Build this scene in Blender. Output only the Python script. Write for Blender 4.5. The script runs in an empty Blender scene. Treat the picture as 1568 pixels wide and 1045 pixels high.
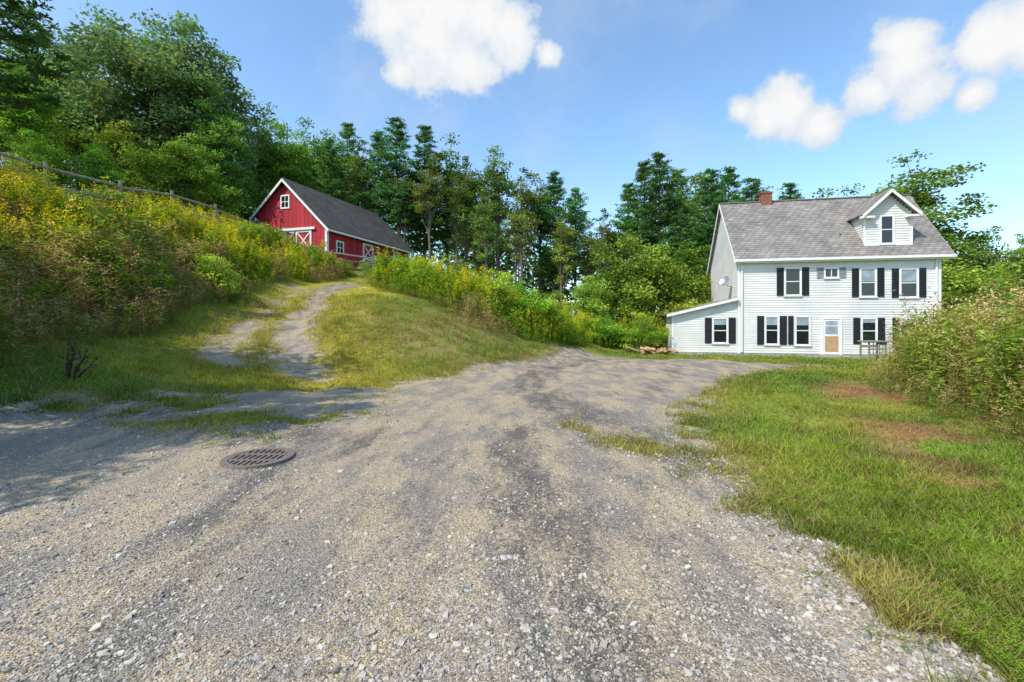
import bpy, math, random
import numpy as np
from mathutils import Vector
rng=np.random.default_rng(7); random.seed(7)
scene=bpy.context.scene
F=697.0; CX=784.0; HY=490.0; CH=1.5
# ------------------------------------------------------------------ utilities
class MB:
    def __init__(s): s.v=[];s.f=[];s.c=[];s.m=[];s.n=0
    def add(s,v,f,c=(1,1,1),m=0):
        v=np.asarray(v,float).reshape(-1,3); f=np.asarray(f,int).reshape(-1,4)
        c=np.asarray(c,float)
        if c.ndim==1: c=np.tile(c,(len(v),1))
        s.v.append(v); s.f.append(f+s.n); s.c.append(c); s.m.append(np.full(len(f),m)); s.n+=len(v)
    def arrays(s):
        return np.concatenate(s.v),np.concatenate(s.f),np.concatenate(s.c),np.concatenate(s.m)
    def mesh(s,name,mats,smooth=False):
        v,f,c,m=s.arrays()
        me=bpy.data.meshes.new(name)
        me.vertices.add(len(v)); me.vertices.foreach_set('co',v.astype(np.float32).ravel())
        me.loops.add(f.size); me.loops.foreach_set('vertex_index',f.astype(np.int32).ravel())
        me.polygons.add(len(f)); me.polygons.foreach_set('loop_start',(np.arange(len(f))*4).astype(np.int32))
        me.polygons.foreach_set('material_index',m.astype(np.int32))
        me.polygons.foreach_set('use_smooth',np.full(len(f),smooth))
        a=me.color_attributes.new('Col','FLOAT_COLOR','POINT')
        cc=np.ones((len(v),4),np.float32); cc[:,:3]=c; a.data.foreach_set('color',cc.ravel())
        for k in mats: me.materials.append(k)
        me.update(calc_edges=True); return me
    def obj(s,name,mats,parent=None,smooth=False):
        o=bpy.data.objects.new(name,s.mesh(name,mats,smooth)); scene.collection.objects.link(o)
        if parent: o.parent=parent
        return o
    def box(s,T,a0,a1,b0,b1,c0,c1,col=(1,1,1),m=0):
        P=[(a0,b0,c0),(a1,b0,c0),(a1,b1,c0),(a0,b1,c0),(a0,b0,c1),(a1,b0,c1),(a1,b1,c1),(a0,b1,c1)]
        s.add([T(*p) for p in P],[(0,3,2,1),(4,5,6,7),(0,1,5,4),(1,2,6,5),(2,3,7,6),(3,0,4,7)],col,m)
    def slab(s,p,th,col=(1,1,1),m=0):
        p=[Vector(q) for q in p]; n=(p[1]-p[0]).cross(p[3]-p[0]).normalized()
        if n.z<0:n=-n
        q=[a-n*th for a in p]
        s.add([tuple(a) for a in p+q],[(0,1,2,3),(7,6,5,4),(0,4,5,1),(1,5,6,2),(2,6,7,3),(3,7,4,0)],col,m)
    def tube(s,pts,rad,col=(1,1,1),m=0,n=6):
        pts=np.asarray(pts,float); k=len(pts); rad=np.asarray(rad,float)*np.ones(k)
        d=np.gradient(pts,axis=0); d/=np.linalg.norm(d,axis=1)[:,None]+1e-9
        ref=np.where(np.abs(d[:,2:3])>.9,np.array([[1.,0,0]]),np.array([[0,0,1.]]))
        a=np.cross(d,ref); a/=np.linalg.norm(a,axis=1)[:,None]+1e-9; b=np.cross(d,a)
        t=np.arange(n)/n*2*math.pi
        V=pts[:,None,:]+rad[:,None,None]*(a[:,None,:]*np.cos(t)[None,:,None]+b[:,None,:]*np.sin(t)[None,:,None])
        f=[]
        for i in range(k-1):
            for j in range(n):
                f.append((i*n+j,i*n+(j+1)%n,(i+1)*n+(j+1)%n,(i+1)*n+j))
        s.add(V.reshape(-1,3),f,col,m)
    def leaves(s,C,L,Wd,col,m=0,up=0.5,droop=None):
        N=len(C)
        a=rng.normal(size=(N,3)); a[:,2]*=.6
        if droop is not None: a=droop+rng.normal(size=(N,3))*.25
        a/=np.linalg.norm(a,axis=1)[:,None]
        nn=rng.normal(size=(N,3)); nn[:,2]=np.abs(nn[:,2])+up
        b=np.cross(nn,a); b/=np.linalg.norm(b,axis=1)[:,None]+1e-9
        L=(np.ones(N)*L)[:,None]/2; Wd=(np.ones(N)*Wd)[:,None]/2
        V=np.stack([C-a*L,C+b*Wd,C+a*L,C-b*Wd],1).reshape(-1,3)
        f=np.arange(N*4).reshape(-1,4)
        col=np.asarray(col,float)
        if col.ndim==1: col=np.tile(col,(N,1))
        s.add(V,f,np.repeat(col,4,0),m)
def vn(x,y,scale,seed=0):
    r=np.random.default_rng(seed+100).random((128,128))
    x=np.asarray(x)/scale+500; y=np.asarray(y)/scale+500
    xi=np.floor(x).astype(int); yi=np.floor(y).astype(int); fx=x-xi; fy=y-yi
    fx=fx*fx*(3-2*fx); fy=fy*fy*(3-2*fy)
    g=lambda a,b:r[a%128,b%128]
    return (g(xi,yi)*(1-fx)+g(xi+1,yi)*fx)*(1-fy)+(g(xi,yi+1)*(1-fx)+g(xi+1,yi+1)*fx)*fy
def inpoly(x,y,P):
    r=np.zeros(np.shape(x),bool); n=len(P)
    for i in range(n):
        x1,y1=P[i];x2,y2=P[(i+1)%n]
        if y1==y2: continue
        c=((y1>y)!=(y2>y))&(x<(x2-x1)*(y-y1)/(y2-y1)+x1); r^=c
    return r
def pldist(x,y,P,closed=False):
    d=np.full(np.shape(x),1e9); n=len(P)
    for i in range(n if closed else n-1):
        x1,y1=P[i];x2,y2=P[(i+1)%n]; dx=x2-x1;dy=y2-y1
        t=np.clip(((x-x1)*dx+(y-y1)*dy)/(dx*dx+dy*dy+1e-9),0,1)
        d=np.minimum(d,np.hypot(x-x1-t*dx,y-y1-t*dy))
    return d
def sd(x,y,P):
    d=pldist(x,y,P,True); return np.where(inpoly(x,y,P),d,-d)
# ------------------------------------------------------------------ terrain
CP=np.array([(0,0,0),(-2,2,0),(2,2,0),(0,5,0),(-4,5,0),(-7,6,.05),(2.2,5.5,0),(0,9,0),(3,9,-.02),(5.7,12.5,-.1),(.8,14,-.05),
(3.6,22,-.1),(4,17,-.08),(8,19,-.15),(11.9,24,-.4),(16,23,-.42),(21,22.3,-.42),(8.6,24.6,-.35),(8.5,15,-.08),(6,5,.02),(8,10,0),(12,14,-.12),(12,6,0),(20,10,-.4),(25,20,-.6),(15,1,0),
(40,30,-1),(30,45,-1),(15,35,-.5),(18,29,-.4),(6,35,-.1),(1.5,30,.6),(-5,6.7,.05),(-7,11,.45),(-7.4,15,1.28),(-8.6,18,2.0),(-9,22,3.1),(-7.7,24,3.25),
(-12.2,30,4.9),(-9.1,40,5.3),(-17.5,31.6,5.4),(-15,42,5.6),(-9,8,.95),(-7.5,8,.35),(-11.6,17,2.6),(-10,11.5,1.4),(-12.3,9.5,2.9),(-16.8,15,5.2),(-16.7,20,6.1),(-16.7,24,6.0),
(-14,20,4.5),(-13.3,13,3.7),(-14,25,4.8),(-11,24,3.7),(-12,4,1.8),(-16,1,3.8),(-24,32,7.2),(-24,17,7.4),(-35,35,8.5),(-35,10,8.5),(-30,-5,7),(-10,-5,.4),
(-5.3,20,2.5),(-.7,20,1.2),(2.4,22,.3),(-3.4,10.5,0),(-1.5,12.3,0),(-4.7,12.5,.3),(-2.9,15,.85),(.4,19,.4),(-5.5,17,1.75),(.4,16,0),(-3,26,2.3),(2,27,.8),(-2,36,2.6),(-6,32,4),
(5,42,0),(-5,50,3.5),(-20,55,8),(0,70,1),(-60,60,9),(60,60,-1),(60,10,-1),(60,-30,0),(0,-30,0),(-60,-30,6),(5,-6,0),(-5,-2,0)],float)
cc=1.5
def ker(r2): return np.sqrt(r2+cc*cc)
_D=(CP[:,None,0]-CP[None,:,0])**2+(CP[:,None,1]-CP[None,:,1])**2
_w=np.linalg.solve(ker(_D),CP[:,2]-1.0)
def hraw(x,y):
    x=np.clip(x,-60,60);y=np.clip(y,-30,70); z=np.full(x.shape,1.0)
    for (px,py,_),w in zip(CP,_w): z+=w*ker((x-px)**2+(y-py)**2)
    return z
DRIVE=[(2.0,-4),(1.93,1.88),(2.05,3.6),(2.18,5.5),(2.67,7),(4.1,9.5),(5.7,12.3),(8.5,14.8),(10.8,16.2),(7.9,18.5),(5.3,21),(3.2,23),(2.3,21.5),(1.8,19.5),(.3,16),(-1.6,12.3),(-3.4,10.3),(-4.9,9.8),(-6.4,8.6),(-8.2,7),(-14,6),(-14,-4)]
TR1=[(-4.0,9.3),(-5.6,12),(-6.7,13.8),(-7.3,15.5),(-8.0,18.5),(-8.6,21),(-8.6,24)]
TR2=[(-5.6,8.6),(-7.2,11.5),(-8.5,14.5),(-9.4,18),(-10,21)]
STRIP=[(.7,6.8),(1.3,5.6),(1.95,4.3),(2.2,3.2)]
def gravel(x,y):
    g=np.minimum(.5+sd(x,y,DRIVE)/.9,1.25)+(vn(x,y,.6,91)-.5)*.5+(vn(x,y,.2,93)-.5)*.35
    brk=(vn(x,y,.5,92)-.5)*.55+np.clip((y-12)/14,0,.6)*.3
    g=np.maximum(g,.64+(.42-pldist(x,y,TR1))/1.0-brk); g=np.maximum(g,.50+(.40-pldist(x,y,TR2))/1.1-brk*1.5)
    g=np.minimum(g,.5+(pldist(x,y,STRIP)-.08)/.7+ (vn(x,y,.4,3)-.35)*.8)
    left=np.clip((-x-1.0)/2.5,0,1)*np.clip((y-4.6)/2.0,0,1)
    g=g-left*1.9*(vn(x,y,1.1,5)*.5+vn(x,y,.35,6)*.65-.22)*(y<11)
    return np.clip(g,-.5,1.5)
def h(x,y):
    x=np.asarray(x,float);y=np.asarray(y,float)
    g=np.clip(gravel(x,y),0,1)
    rut=-.05*np.exp(-(pldist(x,y,TR1)/.35)**2)-.04*np.exp(-(pldist(x,y,TR2)/.35)**2)
    return hraw(x,y)+rut+(vn(x,y,.9,11)-.5)*(.03+.10*(1-g))+(vn(x,y,.28,12)-.5)*(.012+.04*(1-g))
def lerp(a,b,t): return a*(1-t)[:,None]+np.array(b)[None,:]*t[:,None]
def dryf(x,y): return np.clip((x-(1.35+.5*y))/.8,0,1)*np.clip((12-y)/2,0,1)*np.clip((vn(x,y,1.2,21)*.9+vn(x,y,.45,24)*.8-.62)*2.2,0,1)
def grasscol(x,y):
    x=x.ravel();y=y.ravel(); n=vn(x,y,1.6,21); n2=vn(x,y,.5,22); n3=vn(x,y,3.5,23); n4=vn(x,y,.9,24)
    c=np.tile(np.array([.15,.235,.03]),(len(x),1))
    c=lerp(c,(.29,.32,.04),np.clip(n*1.6-.4,0,1)*.85)
    c=lerp(c,(.06,.17,.02),np.clip(n3*2-.9+(x<-6)*.5,0,1)*.75)
    lane=np.exp(-(pldist(x,y,TR1+[(-8,24)])/2.6)**2)*(y>9); c=lerp(c,(.50,.44,.04),np.clip(lane*1.0,0,.85))
    ed=np.exp(-((gravel(x,y)-.4)/.5)**2); c=lerp(c,(.34,.27,.09),ed*.75*np.clip(n2*1.8-.2,0,1))
    c=lerp(c,(.34,.17,.08),dryf(x,y)*.85)
    m=np.exp(-(((x+2.2)/3.8)**2+((y-16.3)/3.4)**2))*np.clip(n2*1.2+n4*.9-.35,0,1); c=lerp(c,(.33,.25,.11),m*.85)
    return c*(.7+.6*n2)[:,None]
def axis(segs):
    o=[]
    for a,b,n in segs: o+=list(np.linspace(a,b,n,endpoint=False))
    return np.array(o)
gx=axis([(-900,-200,6),(-200,-60,12),(-60,-20,50),(-20,-13,40),(-13,13,260),(13,24,60),(24,60,40),(60,200,12),(200,901,6)])
gx=np.append(gx,901)
gy=axis([(-300,-30,6),(-30,-1,20),(-1,14,160),(14,30,110),(30,60,50),(60,200,14),(200,1500,8)]); gy=np.append(gy,1500)
X,Y=np.meshgrid(gx,gy); nx=len(gx);ny=len(gy)
Z=h(X,Y); G=gravel(X,Y).ravel(); GC=grasscol(X,Y)
# ------------------------------------------------------------------ materials
def newmat(name):
    m=bpy.data.materials.new(name); m.use_nodes=True; nt=m.node_tree; nt.nodes.clear()
    return m,nt
def N(nt,t,**k):
    n=nt.nodes.new(t)
    for a,b in k.items(): setattr(n,a,b)
    return n
def L(nt,a,b): nt.links.new(a,b)
def mixc(nt,f,a,b,bt='MIX'):
    n=nt.nodes.new('ShaderNodeMix'); n.data_type='RGBA'; n.blend_type=bt
    for s,v in ((n.inputs[0],f),(n.inputs[6],a),(n.inputs[7],b)):
        if hasattr(v,'node'): nt.links.new(v,s)
        elif isinstance(v,(int,float)): s.default_value=v
        else: s.default_value=(*v,1)
    return n.outputs[2]
def mth(nt,op,a,b=0.,c=None,clamp=False):
    n=nt.nodes.new('ShaderNodeMath'); n.operation=op; n.use_clamp=clamp
    for i,v in enumerate((a,b,c)):
        if v is None: continue
        if hasattr(v,'node'): nt.links.new(v,n.inputs[i])
        else: n.inputs[i].default_value=v
    return n.outputs[0]
def mr(nt,v,a,b,c=0.,d=1.):
    n=nt.nodes.new('ShaderNodeMapRange'); n.interpolation_type='SMOOTHSTEP'
    nt.links.new(v,n.inputs[0]); n.inputs[1].default_value=a;n.inputs[2].default_value=b;n.inputs[3].default_value=c;n.inputs[4].default_value=d
    return n.outputs[0]
def princ(name,col,rough=.7,noise=.0,nscale=5,spec=.3,bumpy=0,stretch=None,metal=0):
    m,nt=newmat(name); o=N(nt,'ShaderNodeOutputMaterial'); p=N(nt,'ShaderNodeBsdfPrincipled')
    p.inputs['Roughness'].default_value=rough; p.inputs['Specular IOR Level'].default_value=spec; p.inputs['Metallic'].default_value=metal
    tc=N(nt,'ShaderNodeTexCoord'); src=tc.outputs['Object']
    if stretch:
        mp=N(nt,'ShaderNodeMapping'); mp.inputs['Scale'].default_value=stretch; L(nt,src,mp.inputs[0]); src=mp.outputs[0]
    nz=N(nt,'ShaderNodeTexNoise'); nz.inputs['Scale'].default_value=nscale; nz.inputs['Detail'].default_value=5; L(nt,src,nz.inputs[0])
    c=mixc(nt,mr(nt,nz.outputs[0],.3,.7),tuple(k*(1-noise) for k in col),tuple(min(1,k*(1+noise)) for k in col))
    L(nt,c,p.inputs['Base Color'])
    if bumpy:
        b=N(nt,'ShaderNodeBump'); b.inputs['Strength'].default_value=bumpy; b.inputs['Distance'].default_value=.02; L(nt,nz.outputs[0],b.inputs['Height']); L(nt,b.outputs[0],p.inputs['Normal'])
    L(nt,p.outputs[0],o.inputs[0]); return m
def leafmat(name,trans=.3,var=.25,gain=1.0):
    m,nt=newmat(name); o=N(nt,'ShaderNodeOutputMaterial'); a=N(nt,'ShaderNodeVertexColor',layer_name='Col')
    oi=N(nt,'ShaderNodeObjectInfo'); hs=N(nt,'ShaderNodeHueSaturation')
    L(nt,a.outputs[0],hs.inputs['Color'])
    L(nt,mth(nt,'MULTIPLY_ADD',oi.outputs['Random'],.05 if var else 0,.472 if var else .5),hs.inputs['Hue'])
    r2=mth(nt,'FRACT',mth(nt,'MULTIPLY',oi.outputs['Random'],7.31))
    L(nt,mth(nt,'MULTIPLY_ADD',r2,2*var*gain,(1-var)*gain),hs.inputs['Value'])
    d=N(nt,'ShaderNodeBsdfDiffuse'); t=N(nt,'ShaderNodeBsdfTranslucent'); mx=N(nt,'ShaderNodeMixShader'); mx.inputs[0].default_value=trans
    L(nt,hs.outputs[0],d.inputs[0]); L(nt,mixc(nt,1.,hs.outputs[0],(1.25,1.2,.6),'MULTIPLY'),t.inputs[0]); L(nt,d.outputs[0],mx.inputs[1]);L(nt,t.outputs[0],mx.inputs[2])
    L(nt,mx.outputs[0],o.inputs[0]); return m
M_leaf=leafmat('leaf',.36,.28,2.1); M_grass=leafmat('grass_blade',.35,0,1.0); M_weed=leafmat('weed_leaf',.4,0,1.3)
def vcmat(name,rough=.85):
    m,nt=newmat(name); o=N(nt,'ShaderNodeOutputMaterial'); p=N(nt,'ShaderNodeBsdfPrincipled'); p.inputs['Roughness'].default_value=rough
    a=N(nt,'ShaderNodeVertexColor',layer_name='Col'); L(nt,a.outputs[0],p.inputs['Base Color']); L(nt,p.outputs[0],o.inputs[0]); return m
M_stone=vcmat('stone')
M_bark=princ('bark',(.16,.135,.11),.95,.45,6,.1,1,(3,3,.6))
def groundmat():
    m,nt=newmat('ground_gravel_grass'); o=N(nt,'ShaderNodeOutputMaterial'); p=N(nt,'ShaderNodeBsdfPrincipled'); p.inputs['Roughness'].default_value=.9; p.inputs['Specular IOR Level'].default_value=.15
    tc=N(nt,'ShaderNodeTexCoord').outputs['Object']
    ga=N(nt,'ShaderNodeAttribute',attribute_name='gravel').outputs['Fac']; da=N(nt,'ShaderNodeAttribute',attribute_name='dark').outputs['Fac']
    gc=N(nt,'ShaderNodeVertexColor',layer_name='Col').outputs[0]
    def noise(s,d=6,r=.6,st=None):
        n=N(nt,'ShaderNodeTexNoise'); n.inputs['Scale'].default_value=s;n.inputs['Detail'].default_value=d;n.inputs['Roughness'].default_value=r
        if st:
            mp=N(nt,'ShaderNodeMapping'); mp.inputs['Scale'].default_value=st; L(nt,tc,mp.inputs[0]); L(nt,mp.outputs[0],n.inputs[0])
        else: L(nt,tc,n.inputs[0])
        return n.outputs[0]
    def vor(s):
        v=N(nt,'ShaderNodeTexVoronoi'); v.inputs['Scale'].default_value=s; L(nt,tc,v.inputs[0]); return v
    n1=noise(1.1,8,.65,(1.6,.6,1));n2=noise(4);n3=noise(22,8,.7);n4=noise(90,4,.7);n5=noise(2.2,8,.7,(1.6,.6,1))
    gf=mr(nt,mth(nt,'ADD',ga,mth(nt,'MULTIPLY',mth(nt,'SUBTRACT',mth(nt,'ADD',n2,n3),1.0),2.0)),.36,.64)
    base=mixc(nt,mr(nt,n1,.40,.60),(.42,.335,.225),(.27,.24,.20))
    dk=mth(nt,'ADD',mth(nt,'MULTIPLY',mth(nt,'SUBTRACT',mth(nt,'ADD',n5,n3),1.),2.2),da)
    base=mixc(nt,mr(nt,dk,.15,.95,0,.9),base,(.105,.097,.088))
    v1=vor(45); v2=vor(110); v3=vor(70)
    sp=N(nt,'ShaderNodeSeparateColor'); L(nt,v1.outputs['Color'],sp.inputs[0])
    sp2=N(nt,'ShaderNodeSeparateColor'); L(nt,v2.outputs['Color'],sp2.inputs[0])
    sp3=N(nt,'ShaderNodeSeparateColor'); L(nt,v3.outputs['Color'],sp3.inputs[0])
    base=mixc(nt,.75,base,mixc(nt,sp2.outputs[0],(.40,.40,.40),(1.6,1.6,1.6)),'MULTIPLY')
    st=mth(nt,'MULTIPLY',mth(nt,'GREATER_THAN',sp.outputs[0],.80),mr(nt,v1.outputs['Distance'],.26,.42,1,0))
    stc=mixc(nt,sp.outputs[1],(.20,.18,.155),(.54,.48,.40))
    base=mixc(nt,mth(nt,'MULTIPLY',st,.7),base,stc)
    s3=mth(nt,'MULTIPLY',mth(nt,'GREATER_THAN',sp3.outputs[0],.8),mr(nt,v3.outputs['Distance'],.2,.38,1,0))
    base=mixc(nt,mth(nt,'MULTIPLY',s3,.6),base,mixc(nt,sp3.outputs[1],(.08,.072,.065),(.38,.31,.24)))
    base=mixc(nt,.6,base,mixc(nt,mr(nt,n4,.3,.7),(.45,.45,.45),(1.45,1.45,1.45)),'MULTIPLY')
    gr=mixc(nt,1.0,gc,mixc(nt,mr(nt,n3,.3,.7),(.35,.35,.35),(1.2,1.15,1.1)),'MULTIPLY')
    gr=mixc(nt,mr(nt,n2,.5,.72,0,.6),gr,(.20,.145,.085))
    col=mixc(nt,gf,gr,base); L(nt,col,p.inputs['Base Color'])
    hgt=mth(nt,'ADD',mth(nt,'MULTIPLY',n3,.6),mth(nt,'ADD',mth(nt,'MULTIPLY',st,.5),mth(nt,'MULTIPLY',mth(nt,'SUBTRACT',1.,v2.outputs['Distance']),.45)))
    b=N(nt,'ShaderNodeBump'); b.inputs['Strength'].default_value=.95; b.inputs['Distance'].default_value=.018; L(nt,hgt,b.inputs['Height']); L(nt,b.outputs[0],p.inputs['Normal'])
    L(nt,p.outputs[0],o.inputs[0]); return m
M_ground=groundmat()
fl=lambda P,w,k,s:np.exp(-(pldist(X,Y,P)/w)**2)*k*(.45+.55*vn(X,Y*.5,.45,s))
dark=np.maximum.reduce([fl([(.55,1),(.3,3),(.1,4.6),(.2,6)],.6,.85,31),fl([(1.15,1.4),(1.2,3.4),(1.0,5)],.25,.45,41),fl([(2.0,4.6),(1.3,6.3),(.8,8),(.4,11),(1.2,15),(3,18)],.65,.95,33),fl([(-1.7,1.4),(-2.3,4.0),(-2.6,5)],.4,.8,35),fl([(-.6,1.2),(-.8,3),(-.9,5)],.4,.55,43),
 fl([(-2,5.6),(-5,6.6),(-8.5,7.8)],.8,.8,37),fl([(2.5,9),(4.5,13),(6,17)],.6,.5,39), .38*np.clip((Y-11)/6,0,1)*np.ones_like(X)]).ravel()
idx=np.arange(nx*ny).reshape(ny,nx)
quads=np.stack([idx[:-1,:-1],idx[:-1,1:],idx[1:,1:],idx[1:,:-1]],-1).reshape(-1,4)
P3=np.stack([X.ravel(),Y.ravel(),Z.ravel()],1)
isd=(sd(X,Y,DRIVE).ravel()[quads].min(1)>.25)
def gmesh(name,q):
    u,inv=np.unique(q,return_inverse=True)
    mb=MB(); mb.add(P3[u],inv.reshape(-1,4),GC[u]); o=mb.obj(name,[M_ground],smooth=True)
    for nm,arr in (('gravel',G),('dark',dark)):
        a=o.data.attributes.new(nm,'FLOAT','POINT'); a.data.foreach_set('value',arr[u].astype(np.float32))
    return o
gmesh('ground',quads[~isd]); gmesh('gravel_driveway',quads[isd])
# ------------------------------------------------------------------ gravel stones
def cubeproto():
    v=np.array([(-1,-1,-1),(1,-1,-1),(1,1,-1),(-1,1,-1),(-1,-1,1),(1,-1,1),(1,1,1),(-1,1,1)],float)/1.7
    v[4:,:2]*=.7
    return v,np.array([(0,3,2,1),(4,5,6,7),(0,1,5,4),(1,2,6,5),(2,3,7,6),(3,0,4,7)])
def inst(mb,pv,pf,pos,scl,col,jit=0.,tilt=.5):
    n=len(pos);k=len(pv); a=rng.random(n)*2*math.pi; ca,sa=np.cos(a),np.sin(a)
    V=np.repeat(pv[None],n,0)+ (rng.normal(size=(n,k,3))*jit if jit else 0)
    V=V*scl[:,None,:] if np.ndim(scl)==2 else V*scl[:,None,None]
    x=V[:,:,0]*ca[:,None]-V[:,:,1]*sa[:,None]; y=V[:,:,0]*sa[:,None]+V[:,:,1]*ca[:,None]; z=V[:,:,2].copy()
    if tilt:
        tx=rng.normal(size=n)*tilt; ty=rng.normal(size=n)*tilt
        x=x+z*tx[:,None]; y=y+z*ty[:,None]
    V=np.stack([x,y,z],-1)+pos[:,None,:]
    Fc=pf[None]+np.arange(n)[:,None,None]*k
    mb.add(V.reshape(-1,3),Fc.reshape(-1,4),col.reshape(-1,3) if col.shape[0]==n*k else np.repeat(col,k,0))
def sample(n,y0,y1,xl,xr,p=2.):
    u=rng.random(n)
    if p==2: y=1/(1/y0+u*(1/y1-1/y0))
    else: y=y0*(y1/y0)**u
    a=np.maximum(xl,-1.25*y-1.5); b=np.minimum(xr,1.25*y+1.5)
    x=a+rng.random(n)*(b-a); return x,y
x,y=sample(120000,1.5,13,-14,3.5); g=gravel(x,y)
edge=np.exp(-((g-.6)/.45)**2)
clump=np.clip(vn(x,y,.8,51)*1.2+vn(x,y,.25,52)*.7-.7,0,1)+np.clip((-x-1)/1.5,0,.5)*np.clip((5.5-y)/2,0,1)+edge*.8+.08
k=(g>.3)&(rng.random(len(x))<clump*.85); x=x[k];y=y[k]; eg=edge[k]
s=rng.lognormal(math.log(.0058),.52,len(x))*(1+.35*eg); s=np.clip(s,.0025,.028)
sc=np.stack([s*rng.uniform(.8,1.6,len(s)),s,s*rng.uniform(.45,.75,len(s))],1)
b=rng.uniform(.15,.50,len(x)); wm=rng.random(len(x)); col=np.stack([b*1.06,b*(.99-.06*wm),b*(.92-.22*wm)],1)
mb=MB(); pv,pf=cubeproto(); inst(mb,pv,pf,np.stack([x,y,h(x,y)+s*.1],1),sc,col,.18,.25); mb.obj('gravel_stones',[M_stone])
# ------------------------------------------------------------------ grass
GOLD_L=[(-8.3,4.8),(-8.4,8),(-9.3,12),(-10.1,15),(-10.6,18),(-10.5,21),(-9.6,23.5),(-9.6,28.0),(-12,29.4),(-14,30),(-16.6,29),(-16.9,20),(-17.2,8),(-14,3),(-10,3.0)]
GOLD_I=[(-8.2,24),(-6,21.3),(-3.5,19.4),(-1.8,17.6),(.4,18.9),(2.6,21.8),(4.6,24.6),(8,26.5),(8.4,31),(-4,33),(-9,38),(-8,30)]
WEED_R=[(5.2,3.0),(5.7,5.2),(6.7,7.5),(7.8,10),(9.8,12.5),(11.6,14.2),(16,17.5),(22,20.5),(24,27),(34,27),(34,3)]
blade=np.array([(-.5,0,0),(.5,0,0),(.32,.18,.6),(-.32,.18,.6),(.05,.6,.95),(-.05,.6,.95)]); bf=np.array([(0,1,2,3),(3,2,4,5)])
def grass(n,y0,y1,xl,xr,p,hh,ww):
    x,y=sample(n,y0,y1,xl,xr,p); g=gravel(x,y)+(vn(x,y,.25,61)-.5)*.7
    k=(rng.random(len(x))<np.clip((.66-g)/.45,0,1)*(.35+.65*np.clip(vn(x,y,.35,64)*2.2-.4,0,1))*(1-.6*dryf(x,y)))&(~inpoly(x,y,GOLD_I)); x=x[k];y=y[k]
    dd=np.sqrt(x*x+y*y); n=len(x); tall=.3+vn(x,y,1.1,62)*.8+vn(x,y,.3,63)*.7
    H=hh*tall*rng.uniform(.5,1.5,n)*(1+dd*.02)*(1-.35*dryf(x,y)); Wd=ww*(1+dd*.16)*rng.uniform(.6,1.2,n)
    c=grasscol(x,y)*rng.uniform(.55,1.5,n)[:,None]; dr=rng.random(n)<.16; c[dr]=np.array([.42,.32,.16])*rng.uniform(.6,1.1,dr.sum())[:,None]
    mb=MB(); inst(mb,blade,bf,np.stack([x,y,h(x,y)-.005],1),np.stack([Wd,H*1.1,H],1),c,0,.45); return mb
mbs=[grass(190000,1.6,14,1.5,12,2,.052,.0048),grass(130000,5,20,-13,3,1,.06,.0055),grass(60000,9,26,2,24,1,.06,.006)]
allg=MB()
for q in mbs: v,f,c,m=q.arrays(); allg.add(v,f,c)
allg.obj('lawn_grass',[M_grass])
# ------------------------------------------------------------------ weeds / goldenrod
def plant(H,leafc,topc,nl,nt_,leafL=.1,leafW=.022,spread=.12):
    mb=MB(); bend=rng.normal(size=2)*.08
    ax=lambda t:np.stack([bend[0]*t*t*H,bend[1]*t*t*H,t*H],-1)
    t=np.linspace(0,1,4); mb.tube(ax(t),[.005,.005,.004,.002],np.array(leafc)*.6,n=3)
    t=rng.uniform(.15,.98,nl); a=rng.random(nl)*6.28; o=np.stack([np.cos(a),np.sin(a),np.zeros(nl)],1)
    r=leafL*.5+rng.random(nl)*spread*(1.1-t*.6)
    C=ax(t)+o*r[:,None]; dr=o.copy(); dr[:,2]=rng.uniform(-.5,.5,nl)
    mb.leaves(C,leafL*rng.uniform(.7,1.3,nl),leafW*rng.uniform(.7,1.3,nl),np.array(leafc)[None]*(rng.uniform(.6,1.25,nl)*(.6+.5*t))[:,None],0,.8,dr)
    if nt_:
        t=rng.uniform(.84,1.08,nt_); a=rng.random(nt_)*6.28; r=rng.random(nt_)*.11*(1.25-t)/.3
        C=ax(t)+np.stack([np.cos(a)*r,np.sin(a)*r,np.zeros(nt_)],1)
        mb.leaves(C,.042,.026,np.array(topc)[None]*rng.uniform(.6,1.15,nt_)[:,None],0,1.)
    v,f,c,_=mb.arrays(); return v,f,c
def scatter(mb,protos,x,y,sc,tint=.2):
    w=rng.integers(0,len(protos),len(x)); z=h(x,y)-.02; tn=rng.uniform(1-tint,1+tint,len(x))
    for i,(v,f,c) in enumerate(protos):
        k=w==i; n=k.sum()
        if n: inst(mb,v,f,np.stack([x[k],y[k],z[k]],1),sc[k],(c[None]*tn[k][:,None,None]).reshape(-1,3),0,.09)
def inp(P,n):
    P_=np.array(P); x=rng.uniform(P_[:,0].min(),P_[:,0].max(),n);y=rng.uniform(P_[:,1].min(),P_[:,1].max(),n)
    k=inpoly(x,y,P)&(np.abs(x)<1.3*y+2.5); return x[k],y[k]
GRN=(.16,.27,.03);GRN2=(.24,.34,.035);GLD=(.60,.55,.03);BRN=(.40,.27,.13);TAN=(.48,.37,.19);RED=(.38,.18,.08)
pg=[plant(1.25,GRN2,GLD,46,20) for _ in range(3)]+[plant(1.3,GRN2,(.72,.58,.03),42,42) for _ in range(2)]
pn=[plant(1.1,GRN,None,50,0,.12,.038,.16) for _ in range(3)]+[plant(1.15,GRN2,None,50,0,.12,.034,.16) for _ in range(2)]
pb=[plant(.85,BRN,TAN,34,14,.17,.012,.1) for _ in range(3)]+[plant(.8,(.28,.29,.09),TAN,34,8,.18,.013,.1) for _ in range(2)]
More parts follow.
